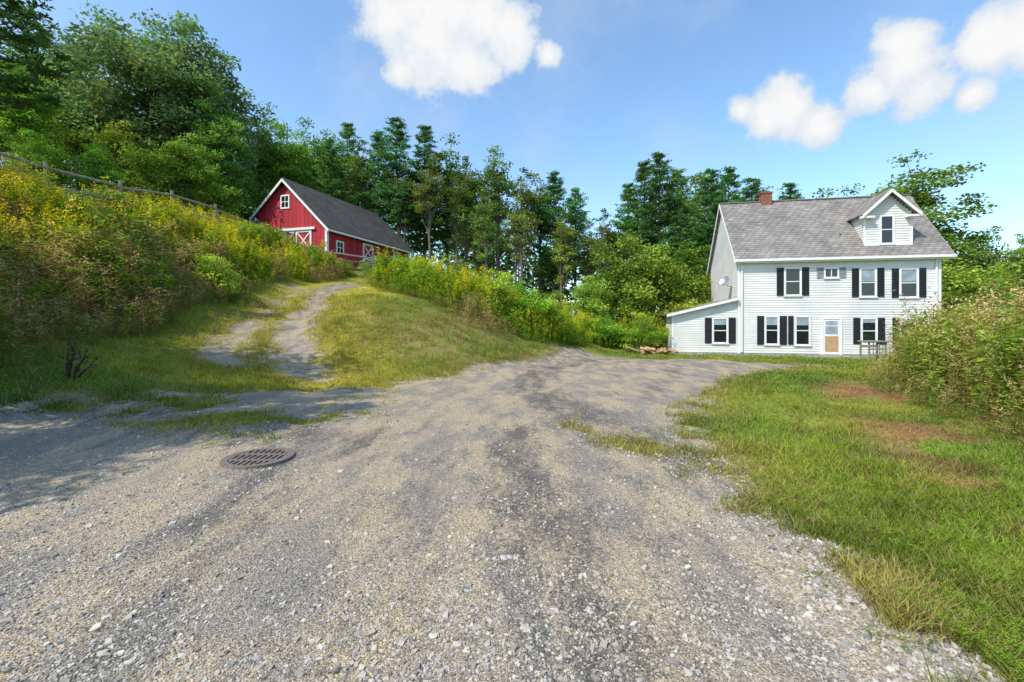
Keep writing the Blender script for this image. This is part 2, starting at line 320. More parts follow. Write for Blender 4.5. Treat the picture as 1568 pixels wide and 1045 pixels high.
pr=[plant(1.15,(.24,.28,.05),TAN,44,12,.11,.024,.14) for _ in range(2)]+[plant(1.25,RED,BRN,30,18,.09,.018,.12),plant(1.3,(.34,.27,.10),TAN,26,22,.12,.014,.10)]+[plant(1.15,(.19,.29,.04),TAN,50,10,.12,.03,.14),plant(1.1,(.32,.34,.07),TAN,44,8,.12,.024,.14),plant(1.0,(.17,.28,.04),None,50,0,.12,.034,.14)]
mb=MB(); x,y=inp(GOLD_L,13500); e=sd(x,y,GOLD_L); n=vn(x,y,2.2,71)*.65+vn(x,y,.7,70)*.35+.3*(rng.random(len(x))-.5)
lower=(e<2.2+1.6*(vn(x,y,1.5,72)-.5))&(y<19)&(x>-13)
tan_=(~lower)&(vn(x,y,.9,69)>.72)
gold=(~lower)&(n>.49)&~tan_; nog=(~lower)&~gold&~tan_
scl=rng.uniform(.6,1.3,len(x))*(.6+.72*vn(x,y,1.1,73))*np.clip(.45+e*.45,.45,1.1)
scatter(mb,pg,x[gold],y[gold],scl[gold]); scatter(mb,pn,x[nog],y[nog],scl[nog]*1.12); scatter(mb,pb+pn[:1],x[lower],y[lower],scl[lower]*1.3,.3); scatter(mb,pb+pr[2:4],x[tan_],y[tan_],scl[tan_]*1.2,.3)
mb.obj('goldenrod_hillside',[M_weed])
mb=MB(); x,y=inp(GOLD_I,9800); e=sd(x,y,GOLD_I); n=vn(x,y,1.8,75)*.7+vn(x,y,.7,74)*.3+.3*(rng.random(len(x))-.5); gold=n>.50
brn=(np.hypot(x+1.2,(y-18.8)*1.2)<1.4)|((e<.7)&(x<-1)&(rng.random(len(x))<.6)); gold&=~brn; nog=~gold&~brn
scl=rng.uniform(.6,1.25,len(x))*(.65+.7*vn(x,y,1.1,77))*np.clip(.45+e*.5,.45,1.15)
scatter(mb,pg,x[gold],y[gold],scl[gold]); scatter(mb,pn,x[nog],y[nog],scl[nog]*1.15); scatter(mb,pb,x[brn],y[brn],scl[brn],.3)
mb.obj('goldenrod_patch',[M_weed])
mb=MB(); x,y=inp(WEED_R,22000); k=rng.random(len(x))<np.clip(12/y,0.25,1); x=x[k];y=y[k]; e=sd(x,y,WEED_R)
scl=rng.uniform(.7,1.35,len(x))*(.78+.5*vn(x,y,.9,79))*np.clip(.4+e*.7,.4,1.08)
edgeb=(e<.5)&(rng.random(len(x))<.5)
scatter(mb,pr,x[~edgeb],y[~edgeb],scl[~edgeb],.3); scatter(mb,pb,x[edgeb],y[edgeb],scl[edgeb],.3); mb.obj('tall_weeds',[M_weed])
mb=MB()
x,y=sample(12000,1.8,18,2,12,2); g=gravel(x,y); k=(g<.45)&(vn(x,y,.7,81)>.45); x=x[k];y=y[k]; dk_=dryf(x,y)>.3
scatter(mb,pn,x[~dk_],y[~dk_],rng.uniform(.05,.11,(~dk_).sum()),.3); scatter(mb,pb+pr[2:4],x[dk_],y[dk_],rng.uniform(.05,.13,dk_.sum()),.3)
x,y=sample(26000,7,20,-10,3,1); g=gravel(x,y); k=(g<.42)&(vn(x,y,1.0,82)*.7+vn(x,y,.4,83)*.4+.012*y>.62)&~inpoly(x,y,GOLD_L)&~inpoly(x,y,GOLD_I); x=x[k];y=y[k]
scatter(mb,pb+pn[2:],x,y,rng.uniform(.07,.30,len(x))*np.clip((y-6)/8,.35,1.1),.35)
x,y=sample(6000,2,11,-10,3,2); g=gravel(x,y); k=(np.abs(g-.62)<.24); x=x[k];y=y[k]; scatter(mb,pb+pn[:2],x,y,rng.uniform(.03,.09,len(x)),.3)
mb.obj('low_weeds',[M_weed])
# ------------------------------------------------------------------ trees
def deciduous(name,seed,H,R,base,ncl,nlf,ls,clR,col,lean=0):
    global rng
    rng=np.random.default_rng(seed); mb=MB()
    t=np.linspace(0,1,8); wob=np.cumsum(rng.normal(size=(8,2))*H*.008,0)
    tr=np.stack([wob[:,0]+lean*t*t,wob[:,1],t*H*.9],1); r0=H*.013+R*.01
    mb.tube(tr,r0*(1-t*.85)*np.where(t==0,1.5,1),(1,1,1),1,8)
    ph=rng.random(6)*6.28
    d=rng.normal(size=(ncl,3)); d/=np.linalg.norm(d,axis=1)[:,None]
    az=np.arctan2(d[:,1],d[:,0])
    lob=.86+.12*np.sin(2*az+ph[0]+2*d[:,2])+.1*np.sin(3*az+ph[1]-4*d[:,2])+.08*np.sin(5*d[:,2]*2+ph[2]+az)
    rr=rng.random(ncl)**.42; hz=(H-base)/2
    C=d*np.array([R,R,hz])*(rr*lob)[:,None]; C[:,2]+=base+hz
    C[:,0]+=lean*.6; wide=1-.25*np.clip((C[:,2]-base)/(H-base),0,1); C[:,:2]*=wide[:,None]
    for i in rng.choice(ncl,min(ncl,40),replace=False):
        z0=max(base*.6,C[i,2]-rng.uniform(.25,.5)*(H-base)*.6 - .5); z0=min(z0,H*.8); tt=z0/(H*.9); p0=np.array([np.interp(tt,t,tr[:,0]),np.interp(tt,t,tr[:,1]),z0])
        mid=p0*.5+C[i]*.5+np.array([0,0,-.05*H*rng.random()]); mb.tube([p0,mid,C[i]],[r0*.3*(1-tt*.6),r0*.15,r0*.04],(1,1,1),1,4)
    cb=rng.uniform(.55,1.4,ncl); yel=rng.random(ncl)
    q=rng.normal(size=(ncl,nlf,3)); q/=np.linalg.norm(q,axis=2)[:,:,None]; q*=(rng.random((ncl,nlf,1))**.5)
    q*=np.array([1.15,1.15,.62])*clR*rng.uniform(.6,1.25,ncl)[:,None,None]
    P=(C[:,None,:]+q).reshape(-1,3)
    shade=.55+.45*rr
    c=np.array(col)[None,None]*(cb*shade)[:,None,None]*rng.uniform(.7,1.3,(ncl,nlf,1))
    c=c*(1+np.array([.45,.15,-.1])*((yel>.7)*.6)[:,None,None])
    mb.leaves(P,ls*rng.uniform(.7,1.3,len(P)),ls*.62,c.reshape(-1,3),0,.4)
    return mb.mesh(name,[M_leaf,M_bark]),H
def pine(name,seed,H,R,base,col,dens=1.):
    global rng
    rng=np.random.default_rng(seed); mb=MB()
    t=np.linspace(0,1,8); wob=np.cumsum(rng.normal(size=(8,2))*H*.004,0); tr=np.stack([wob[:,0],wob[:,1],t*H*.98],1)
    mb.tube(tr,H*.013*(1-t*.9)+.01,(1,1,1),1,8)
    z=base; Ps=[];Cs=[]
    while z<H*.98:
        f=(z-base)/(H-base)
        for b in range(rng.integers(4,7)):
            a=rng.random()*6.28; Lb=R*((1-f)**.72*.98+.06)*rng.uniform(.55,1.15)*(min(1,.6+f*2.5)); up=rng.uniform(.0,.35)+f*.4
            tt=z/(H*.98); p0=np.array([np.interp(tt,t,tr[:,0]),np.interp(tt,t,tr[:,1]),z])
            dr=np.array([math.cos(a),math.sin(a),up]); s=np.linspace(0,1,4)
            pts=p0+dr[None]*(s*Lb)[:,None]; pts[:,2]+=.12*Lb*s*s; mb.tube(pts,[.04*(1-f)+.012,.025,.015,.006],(1,1,1),1,3)
            nt=max(3,int(Lb*4.2*dens)); s=rng.uniform(.25,1.05,nt); q=p0+dr[None]*(s*Lb)[:,None]; q[:,2]+=.12*Lb*s*s+.05
            side=np.array([-math.sin(a),math.cos(a),0]); q+=side[None]*(rng.normal(size=nt)*.22*Lb*(1.1-s*.5))[:,None]
            Ps.append(q); Cs.append(np.full(nt,rng.uniform(.65,1.25))*rng.uniform(.75,1.2,nt))
        z+=rng.uniform(.28,.5)*(H/16)
    Q=np.concatenate(Ps);K=np.concatenate(Cs); nl=20
    o=rng.normal(size=(len(Q),nl,3)); o/=np.linalg.norm(o,axis=2)[:,:,None]; o[:,:,2]=np.abs(o[:,:,2])*.8-.15
    cen=Q[:,None,:]+o*rng.uniform(.05,.40,(len(Q),nl,1))*np.array([1,1,.75])
    c=np.array(col)[None,None]*K[:,None,None]*rng.uniform(.65,1.35,(len(Q),nl,1))
    mb.leaves(cen.reshape(-1,3),.26,.085,c.reshape(-1,3),0,.6,o.reshape(-1,3)*.8)
    return mb.mesh(name,[M_leaf,M_bark]),H
rs=rng
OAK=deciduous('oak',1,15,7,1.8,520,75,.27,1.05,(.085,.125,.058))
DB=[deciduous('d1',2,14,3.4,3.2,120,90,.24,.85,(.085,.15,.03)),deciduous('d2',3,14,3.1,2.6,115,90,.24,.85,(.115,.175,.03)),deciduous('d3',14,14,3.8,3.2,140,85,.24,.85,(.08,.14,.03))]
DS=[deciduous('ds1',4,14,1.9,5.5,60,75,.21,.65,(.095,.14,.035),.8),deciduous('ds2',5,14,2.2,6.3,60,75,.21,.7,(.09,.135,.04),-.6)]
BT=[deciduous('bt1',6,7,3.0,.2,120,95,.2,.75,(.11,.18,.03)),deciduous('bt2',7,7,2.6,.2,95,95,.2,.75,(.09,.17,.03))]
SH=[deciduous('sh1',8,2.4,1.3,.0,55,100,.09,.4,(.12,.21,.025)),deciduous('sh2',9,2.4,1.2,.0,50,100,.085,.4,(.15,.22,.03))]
PN=[pine('p1',10,16,3.3,3.5,(.055,.125,.038)),pine('p2',11,16,2.9,5.0,(.05,.115,.038)),pine('p3',12,16,3.4,6.0,(.06,.13,.035))]
rng=rs
def place(kind,name,px,top,d,wide=1.,i=0,rot=None):
    me,H=kind[i] if isinstance(kind,list) else kind
    x=(px-CX)/F*d; zt=CH+(HY-top)*d/F; z0=float(h(np.array([x]),np.array([float(d)]))[0])-.05
    s=(zt-z0)/H; o=bpy.data.objects.new(name,me); scene.collection.objects.link(o)
    o.location=(x,d,z0); o.scale=(s*wide,s*wide,s); o.rotation_euler=(0,0,random.random()*6.28 if rot is None else rot)
    return o
T='deciduous_tree';PT='pine_tree'
place(OAK,'oak_tree',255,22,33,1.0,rot=1.)
for a in [(330,140,31,1.,0),(120,135,29,1.1,2),(40,90,25,1.,1),(185,170,27,1.1,1),(400,165,40,1.0,0),(436,172,42,1,1),(475,185,46,1.1,2),(90,70,36,1.1,0),(290,190,27,1.1,1),
          (685,215,46,1,0),(1065,242,58,1.1,1),(1240,290,50,1.2,2),(1292,292,52,1.1,0),(1340,270,44,1.,1),(1500,345,42,1.1,2),(1570,365,34,1.1,0),(1545,380,40,1.1,1),(520,225,52,1.1,0),(740,260,55,1.1,1),(1180,300,60,1.3,2),(1620,330,38,1.1,2),(-30,60,30,1.2,0)]:
    place(DB,T,a[0],a[1],a[2],a[3],a[4])
place(DB,T,1405,238,38,1.3,0)
for a in [(715,238,43,1,0),(762,218,44,1.1,1),(800,255,43,1,0),(825,262,47,1.1,1),(660,235,40,1,1),(925,318,40,1.0,0),(560,215,44,1,0),(790,300,40,1,1),(745,290,39,1,0),(900,335,44,.9,1),(860,320,41,1,0),(1310,300,40,1.,0),(700,260,41,1.1,0),(620,250,42,1.1,1)]:
    place(DS,T,*a)
for a in [(530,192,47,1,0),(578,200,44,1,1),(612,180,43,1.05,1),(648,196,45,1,0),(848,262,44,1,1),(880,290,48,1,2),(1012,236,38,1.05,1),(985,252,43,1.05,0),(1115,260,46,1.1,0),(1150,275,50,1.1,2),(1085,262,42,1.05,1),(1210,282,58,1.1,1),(960,285,41,1,0),(1040,262,37,1,0),(1165,300,41,1.2,0),(505,215,41,1,2)]:
    place(PN,PT,*a)
place(PN,PT,-15,-260,20,1.,0,rot=2.2)
place(PN,PT,55,40,34,1.2,2)
for a in [(905,420,29,1,0),(955,345,31,1,1),(1000,370,29.5,1,0),(1050,360,33,1.1,1),(1085,400,31,1,0),(850,440,31,1,1),(790,430,36,1,0),(1470,390,30,1.2,0),(1520,420,27,1.2,1),(1570,440,24,1.1,0),(1460,440,26,1,1),(640,400,46,1,0),(360,260,36,1,1),(240,215,26,1,0),(150,215,24,1,1),(60,205,23,1,0),(700,400,44,1,1),(310,235,30,1,0),(1545,400,31,1.1,0)]:
    place(BT,'shrub_tree',*a)
for a in [(270,372,18,1.3,0),(205,360,15.5,1.3,1),(310,345,20,1.2,1),(80,335,12.5,1.3,0),(15,345,11,1.3,1),(140,345,14,1.3,0),(395,342,25,1.2,1),(430,355,26.5,1.2,0),(465,370,26,1.2,1),(500,387,26.5,1,0),(560,397,29,1.1,1),(600,404,31,1.2,0),
          (760,405,21.0,1.0,1),(800,430,22.0,1.1,0),(835,450,23,1.1,1),(720,420,22,1,0),(980,485,25,1.3,0),(1000,470,27,1.3,1),(920,480,26,1.3,0),(1050,455,27,1.3,1),(1470,475,18,1.2,0),(1430,500,18,1.,1),(1405,497,20.8,.8,0),(700,425,26,1.3,0),(330,385,17,1.2,1),(230,400,13.5,1.2,0),(180,385,12.5,1.2,1),(110,400,11,1.2,0),(1500,472,14,1.2,1),(1560,460,13,1.2,0),(1535,455,17,1.3,0),(655,425,23.5,1.1,1)]:
    place(SH,'shrub',*a)
def treeat(kind,i,name,x,y,Hh,w=1.):
    me,H=kind[i]; o=bpy.data.objects.new(name,me); scene.collection.objects.link(o); z0=float(h(np.array([x]),np.array([y]))[0]); s=Hh/H; o.location=(x,y,z0);o.scale=(s*w,s*w,s)
treeat(DB,0,T,-10.6,4.2,10.,.85); treeat(DS,1,T,-12.6,6.6,10.,1.2); treeat(DB,2,T,-10.0,1.6,8.5,.9); treeat(DB,1,T,-13.6,4.4,10.); treeat(DS,0,T,-16.8,10.4,9.,1.1); treeat(DS,0,T,-9.6,2.8,9.5,1.1)
mb=MB()
for i in range(75):
    px=-500+i*36+rng.uniform(-12,12); d=rng.uniform(62,95); x=(px-CX)/F*d; top=np.interp(px,[-500,100,500,780,900,950,1200,1330,1500,1568,2200],[120,150,240,315,385,330,310,330,375,400,330])
    z0=float(h(np.array([x]),np.array([d]))[0]); Ht=CH+(HY-top-rng.uniform(-8,25))*d/F-z0; n=900
    q=rng.normal(size=(n,3)); q/=np.linalg.norm(q,axis=1)[:,None]; q*=(rng.random(n)**.4)[:,None]
    C=np.stack([x+q[:,0]*3.2,d+q[:,1]*3,z0+Ht*(.56+.44*q[:,2])],1)
    mb.leaves(C,.75,.5,np.array([.05,.085,.032])[None]*(rng.uniform(.6,1.4,n)*(.8+.35*np.sin(C[:,2]*1.7+C[:,0]*1.3)))[:,None],0,.4)
    mb.tube([(x,d,z0),(x,d,z0+Ht*.8)],[.2,.08],(1,1,1),1,5)
mb.obj('distant_trees',[M_leaf,M_bark])
# ------------------------------------------------------------------ buildings: helpers
def empty(name):
    e=bpy.data.objects.new(name,None); scene.collection.objects.link(e); return e
def roofmat(name,c1,c2):
    m,nt=newmat(name); o=N(nt,'ShaderNodeOutputMaterial'); p=N(nt,'ShaderNodeBsdfPrincipled'); p.inputs['Roughness'].default_value=.9
    tc=N(nt,'ShaderNodeTexCoord'); mp=N(nt,'ShaderNodeSeparateXYZ'); L(nt,tc.outputs['Object'],mp.inputs[0]); cb=N(nt,'ShaderNodeCombineXYZ')
    L(nt,mth(nt,'ADD',mp.outputs[0],mth(nt,'MULTIPLY',mp.outputs[1],.3)),cb.inputs[0]); L(nt,mth(nt,'MULTIPLY',mp.outputs[2],1.4),cb.inputs[1])
    br=N(nt,'ShaderNodeTexBrick'); L(nt,cb.outputs[0],br.inputs[0]); br.inputs['Color1'].default_value=(*c1,1);br.inputs['Color2'].default_value=(*c2,1);br.inputs['Mortar'].default_value=(*[k*.35 for k in c2],1)
    br.inputs['Scale'].default_value=1;br.inputs['Brick Width'].default_value=.33;br.inputs['Row Height'].default_value=.17;br.inputs['Mortar Size'].default_value=.016; br.inputs['Mortar Smooth'].default_value=.3
    nz=N(nt,'ShaderNodeTexNoise'); nz.inputs['Scale'].default_value=1.2; nz.inputs['Detail'].default_value=8; nz.inputs['Roughness'].default_value=.7; L(nt,tc.outputs['Object'],nz.inputs[0])
    c=mixc(nt,.8,br.outputs[0],mixc(nt,mr(nt,nz.outputs[0],.3,.7),(.65,.65,.65),(1.25,1.22,1.2)),'MULTIPLY'); L(nt,c,p.inputs[0]); L(nt,p.outputs[0],o.inputs[0]); return m
M_sid=princ('white_siding',(.70,.685,.655),.55,.08,.9,.3); M_trim=princ('white_trim',(.78,.77,.74),.5,.04,4)
M_shut=princ('black_shutter',(.018,.018,.02),.5,.2,8); M_gshut=princ('grey_shutter',(.25,.26,.27),.6,.1,8)
M_roof=roofmat('asphalt_shingle',(.285,.262,.24),(.20,.183,.168)); M_broof=roofmat('dark_shingle',(.095,.083,.073),(.06,.053,.047))
M_brick=princ('chimney_brick',(.24,.10,.07),.9,.35,12); M_conc=princ('concrete',(.32,.31,.29),.9,.2,6)
M_wood=princ('weathered_wood',(.27,.235,.19),.9,.3,9,.2,.6,(1,1,4)); M_tan=princ('tan_door_panel',(.48,.30,.17),.6,.12,7)
M_blind=princ('window_blind',(.28,.34,.39),.7,.2,3); M_metal=princ('grey_metal',(.35,.36,.38),.4,.1,5,.5,0,None,.6)
M_iron=princ('cast_iron',(.16,.13,.11),.75,.35,30,.4,.5); M_pit=princ('dark_pit',(.008,.008,.008),.9)
m,nt=newmat('window_glass'); o=N(nt,'ShaderNodeOutputMaterial'); p=N(nt,'ShaderNodeBsdfPrincipled'); p.inputs['Base Color'].default_value=(.012,.017,.022,1); p.inputs['Roughness'].default_value=.06; p.inputs['Specular IOR Level'].default_value=.9; L(nt,p.outputs[0],o.inputs[0]); M_glass=m
def redmat():
    m,nt=newmat('red_barn_boards'); o=N(nt,'ShaderNodeOutputMaterial'); p=N(nt,'ShaderNodeBsdfPrincipled'); p.inputs['Roughness'].default_value=.75
    tc=N(nt,'ShaderNodeTexCoord').outputs['Object']; sp=N(nt,'ShaderNodeSeparateXYZ'); L(nt,tc,sp.inputs[0])
    u=mth(nt,'MULTIPLY',mth(nt,'ADD',sp.outputs[0],mth(nt,'MULTIPLY',sp.outputs[1],.8)),4.2)
    fr=mth(nt,'FRACT',u); wn=N(nt,'ShaderNodeTexWhiteNoise',noise_dimensions='1D'); L(nt,mth(nt,'FLOOR',u),wn.inputs['W'])
    nz=N(nt,'ShaderNodeTexNoise'); nz.inputs['Scale'].default_value=2; nz.inputs['Detail'].default_value=5; L(nt,tc,nz.inputs[0])
    c=mixc(nt,wn.outputs[0],(.36,.012,.024),(.52,.025,.045)); c=mixc(nt,mr(nt,nz.outputs[0],.4,.75,0,.4),c,(.26,.03,.03))
    c=mixc(nt,mth(nt,'LESS_THAN',fr,.1),c,(.10,.005,.008)); L(nt,c,p.inputs[0]); L(nt,p.outputs[0],o.inputs[0]); return m
M_red=redmat()
def clap(mb,P0,di,out,wf,z0,z1,hh=.125,col=(1,1,1)):
    P0=np.array(P0);di=np.array(di);out=np.array(out); z=z0
    while z<z1-1e-4:
        zt=min(z+hh,z1); a0,a1=wf(z); b0,b1=wf(zt)
        if b1-b0<.02: break
        mk=lambda a,zz,o:P0+di*a+out*o+np.array([0,0,zz])
        mb.add([mk(b0,z,.026),mk(b1,z,.026),mk(b1,zt,.003),mk(b0,zt,.003)],[(0,1,2,3)],col)
        mb.add([mk(b0,z,.0),mk(b1,z,.0),mk(b1,z,.026),mk(b0,z,.026)],[(0,1,2,3)],col)
        z=zt
# ------------------------------------------------------------------ farmhouse
th=math.radians(11.5); u=np.array([math.cos(th),-math.sin(th),0]); v=np.array([math.sin(th),math.cos(th),0]); A=np.array([11.91,24.,0])
W=lambda s,t,z:tuple(A+u*s+v*t+np.array([0,0,z]))
def fs(px,t=0):
    k=(px-CX)/F; B=A+v*t; return (k*B[1]-B[0])/(u[0]-k*u[1])
def fz(py,s,t=0):
    d=(A+u*s+v*t)[1]; return CH+(HY-py)*d/F
Lh=fs(1440); D=6.2; ZB=-.38; ZE=4.95; ZR=8.4; sl=(ZR-ZE)/(D/2); TOPW=4.70
house=empty('farmhouse')
wb=MB()
wb.box(W,.01,Lh-.01,.01,D-.01,ZB-.4,TOPW-.02)
for ss in (.01,Lh-.01): wb.add([W(ss,.0,TOPW-.05),W(ss,D,TOPW-.05),W(ss,D/2,ZR-.12),W(ss,D/2,ZR-.12)],[(0,1,2,3)])
clap(wb,W(0,0,0),u,-v,lambda z:(0,Lh),ZB+.15,TOPW)
gw=lambda z:(0,D) if z<ZE else ((z-ZE)/sl,D-(z-ZE)/sl)
clap(wb,W(0,0,0),v,-u,gw,ZB+.15,ZR-.15); clap(wb,W(Lh,0,0),v,u,gw,ZB+.15,ZR-.15)
EL=-3.3; wb.box(W,EL+.01,-.03,.06,5.2,ZB-.4,1.8)
wb.add([W(EL+.01,.06,1.78),W(-.03,.06,1.78),W(-.03,.06,2.5),W(EL+.01,.06,1.8)],[(0,1,2,3)])
clap(wb,W(EL,.05,0),u,-v,lambda z:(0 if z<1.8 else (z-1.8)/.78*3.3,3.27),ZB+.15,2.55)
clap(wb,W(EL,.05,0),v,-u,lambda z:(0,5.1),ZB+.15,1.8)
ds=fs(1359,.35); dw=1.02; dt=.32; rz=lambda t:ZE+t*sl; DZ=6.95; DP=7.95
clap(wb,W(ds-dw,dt,0),u,-v,lambda z:(0,2*dw) if z<DZ else ((z-DZ)/(DP-DZ)*dw,2*dw-(z-DZ)/(DP-DZ)*dw),rz(dt)-.1,DP-.05)
for sg in (-1,1):
    clap(wb,W(ds+sg*dw,0,0),v,u*sg,lambda z:(dt,max(dt+.01,(z-ZE)/sl+.05)),rz(dt)+.05,DZ+.02)
wb.obj('clapboard_walls',[M_sid],house)
rb=MB(); OV=.27; ze=ZE-OV*sl
rb.slab([W(-.2,-OV,ze),W(Lh+.45,-OV,ze),W(Lh+.45,D/2,ZR),W(-.2,D/2,ZR)],.07)
rb.slab([W(-.2,D+OV,ze),W(Lh+.45,D+OV,ze),W(Lh+.45,D/2+.01,ZR),W(-.2,D/2+.01,ZR)],.07)
rb.slab([W(EL-.3,-.2,1.80),W(-.025,-.2,2.68),W(-.025,5.4,2.68),W(EL-.3,5.4,1.80)],.06)
for sg in (-1,1):
    rb.slab([W(ds,-.02,DP+.08),W(ds,2.75,DP+.08),W(ds+sg*(dw+.25),2.75,DZ-.16),W(ds+sg*(dw+.25),-.02,DZ-.16)],.06)
rb.box(W,-.2,Lh+.45,D/2-.1,D/2+.1,ZR-.04,ZR+.025)
rb.obj('shingle_roof',[M_roof],house)
tb=MB()
tb.box(W,-.2,Lh+.45,-OV-.11,-OV-.004,ze-.13,ze-.01)
tb.box(W,-.18,Lh+.43,-OV,-.03,ze-.20,ze-.14)
for ss in (-.02,Lh-.09): tb.box(W,ss,ss+.11,-.035,.06,ZB+.1,TOPW-.25)
tb.box(W,EL-.02,EL+.09,.01,.12,ZB+.1,1.78)
for sx0,sx1 in ((-.22,-.19),(Lh+.44,Lh+.47)):
    for t0,t1 in ((-OV,D/2),(D+OV,D/2)):
        a=[W(sx0,t0,ze-.02),W(sx1,t0,ze-.02),W(sx1,t1,ZR-.02),W(sx0,t1,ZR-.02)]; b=[(q[0],q[1],q[2]-.2) for q in a]
        tb.add(a+b,[(0,1,2,3),(7,6,5,4),(0,4,5,1),(1,5,6,2),(2,6,7,3),(3,7,4,0)])
a=[W(EL-.3,-.23,1.79),W(-.03,-.23,2.67),W(-.03,-.205,2.67),W(EL-.3,-.205,1.79)];b=[(q[0],q[1],q[2]-.14) for q in a]
tb.add(a+b,[(0,1,2,3),(7,6,5,4),(0,4,5,1),(1,5,6,2),(2,6,7,3),(3,7,4,0)])
for sg in (-1,1):
    a=[W(ds,-.05,DP+.06),W(ds,-.02,DP+.06),W(ds+sg*(dw+.27),-.02,DZ-.19),W(ds+sg*(dw+.27),-.05,DZ-.19)];b=[(q[0],q[1],q[2]-.17) for q in a]
    tb.add(a+b,[(0,1,2,3),(7,6,5,4),(0,4,5,1),(1,5,6,2),(2,6,7,3),(3,7,4,0)])
    a=[W(ds,.0,DP),W(ds,dt,DP),W(ds+sg*(dw+.25),dt,DZ-.24),W(ds+sg*(dw+.25),.0,DZ-.24)]; tb.add(a,[(0,1,2,3)])
    tb.box(W,min(ds+sg*(dw-.3),ds+sg*(dw+.25)),max(ds+sg*(dw-.3),ds+sg*(dw+.25)),-.0,dt-.03,DZ-.34,DZ-.24)
    tb.box(W,ds+sg*dw-.05,ds+sg*dw+.05,dt-.04,dt+.05,rz(dt)-.05,DZ-.35)
tb.box(W,ds-dw-.03,ds+dw+.03,dt-.06,dt-.03,rz(dt)-.1,rz(dt)+.06)
for sx in (.02,Lh-.14): tb.box(W,sx+.12 if sx<1 else sx-.10,sx+.19 if sx<1 else sx-.03,-.10,-.03,ZB+.2,ze-.14)
tb.obj('white_trim_boards',[M_trim],house)
fb=MB(); fb.box(W,-.01,Lh+.01,-.012,.1,ZB-.4,ZB+.15); fb.box(W,EL,-.02,.035,.1,ZB-.4,ZB+.15); fb.obj('foundation',[M_conc],house)
wt=MB();wg=MB();wl=MB();wsh=MB()
def window(px0,px1,py0,py1,t=0.,sh=(1,1),blind=.0,shw=10.5,shm=0,single=False):
    s0=fs(px0,t);s1=fs(px1,t); sm=(s0+s1)/2; z1=fz(py0,sm,t);z0=fz(py1,sm,t); o=t-.028; c=.07
    wt.box(W,s0-.0,s0+c,o-.035,o,z0,z1);wt.box(W,s1-c,s1,o-.035,o,z0,z1)
    wt.box(W,s0+c,s1-c,o-.035,o,z1-c,z1);wt.box(W,s0-.03,s1+.03,o-.06,o-.003,z0-.05,z0+.0); wt.box(W,s0+c,s1-c,o-.033,o,z0+.002,z0+.06)
    zm=(z0+z1)/2
    if single: wt.box(W,sm-.02,sm+.02,o-.028,o-.008,z0+.06,z1-c)
    else:
        wt.box(W,s0+c,s1-c,o-.03,o-.008,zm-.022,zm+.022)
        for q in (s0+c,s1-c-.025): wt.box(W,q,q+.025,o-.028,o-.009,z0+.06,z1-c)
    wg.box(W,s0+c,s1-c,o-.006,o+.0,z0+.05,z1-c+.01)
    if blind: 
        zb=z1-c-(z1-z0-2*c)*blind; wl.box(W,s0+c+.03,s1-c-.03,o-.008,o-.0065,zb,z1-c)
    for k,sg in zip(sh,(-1,1)):
        if not k: continue
        w=fs(px1+shw,t)-s1; a=s0-.02-w if sg<0 else s1+.02; b=a+w
        wsh.box(W,a,a+.05,o-.03,o,z0,z1,m=shm);wsh.box(W,b-.05,b,o-.03,o,z0,z1,m=shm)
        for zz in (z0,zm-.03,z1-.06): wsh.box(W,a+.05,b-.05,o-.028,o,zz,zz+.06,m=shm)
        zz=z0+.07
        while zz<z1-.08:
            wsh.add([W(a+.05,o-.022,zz),W(b-.05,o-.022,zz),W(b-.05,o-.006,zz+.05),W(a+.05,o-.006,zz+.05)],[(0,1,2,3)],m=shm); zz+=.05
window(1200,1227,410,453,sh=(1,1),blind=.0); window(1261,1284,410,426,shm=1,single=True,shw=10)
window(1315,1342,411,455,blind=.45); window(1376,1406,411,456,blind=.45)
window(1170,1193,484,528,blind=.3); window(1216,1241,484,529,sh=(0,0),blind=.3)
window(1317,1343,487,527,blind=.15); window(1377,1404,487,527,blind=.15)
window(1090,1115,487,526,t=.05,blind=.25)
window(1346,1369,330,374,t=dt,sh=(0,0),blind=.0)
def lone(px0,px1,py0,py1):
    a=fs(px0);b=fs(px1);z1=fz(py0,a);z0=fz(py1,a); wsh.box(W,a,b,-.055,-.028,z0,z1)
lone(1206.5,1214.5,484,528)
wt.obj('window_frames',[M_trim],house); wg.obj('window_glass',[M_glass],house); wl.obj('window_blinds',[M_blind],house); wsh.obj('shutters',[M_shut,M_gshut],house)
db=MB(); s0=fs(1257);s1=fs(1289); z1=fz(486,s0); c=.1
db.box(W,s0,s0+c,-.065,-.028,ZB+.1,z1);db.box(W,s1-c,s1,-.065,-.028,ZB+.1,z1);db.box(W,s0+c,s1-c,-.065,-.028,z1-c,z1)
db.box(W,s0+c,s1-c,-.04,-.028,ZB+.12,z1-c,m=0); zm=ZB+1.05
db.box(W,s0+c+.07,s1-c-.07,-.046,-.041,ZB+.25,zm,m=1); db.box(W,s0+c+.09,s1-c-.09,-.046,-.041,zm+.1,z1-c-.1,m=2)
db.box(W,s0+c+.09,s1-c-.09,-.052,-.047,zm+.5,zm+.54,m=0)
db.box(W,s0-.15,s1+.15,-.8,-.02,ZB-.4,ZB+.07,m=3); db.obj('front_door',[M_trim,M_tan,M_blind,M_conc],house)
cb=MB(); s0=fs(1172,D/2); cb.box(W,s0-.28,s0+.28,D/2-.26,D/2+.26,ZR-.6,ZR+.42); cb.box(W,s0-.32,s0+.32,D/2-.3,D/2+.3,ZR+.42,ZR+.5); cb.box(W,s0-.18,s0+.18,D/2-.16,D/2+.16,ZR+.5,ZR+.58); cb.obj('brick_chimney',[M_brick],house)
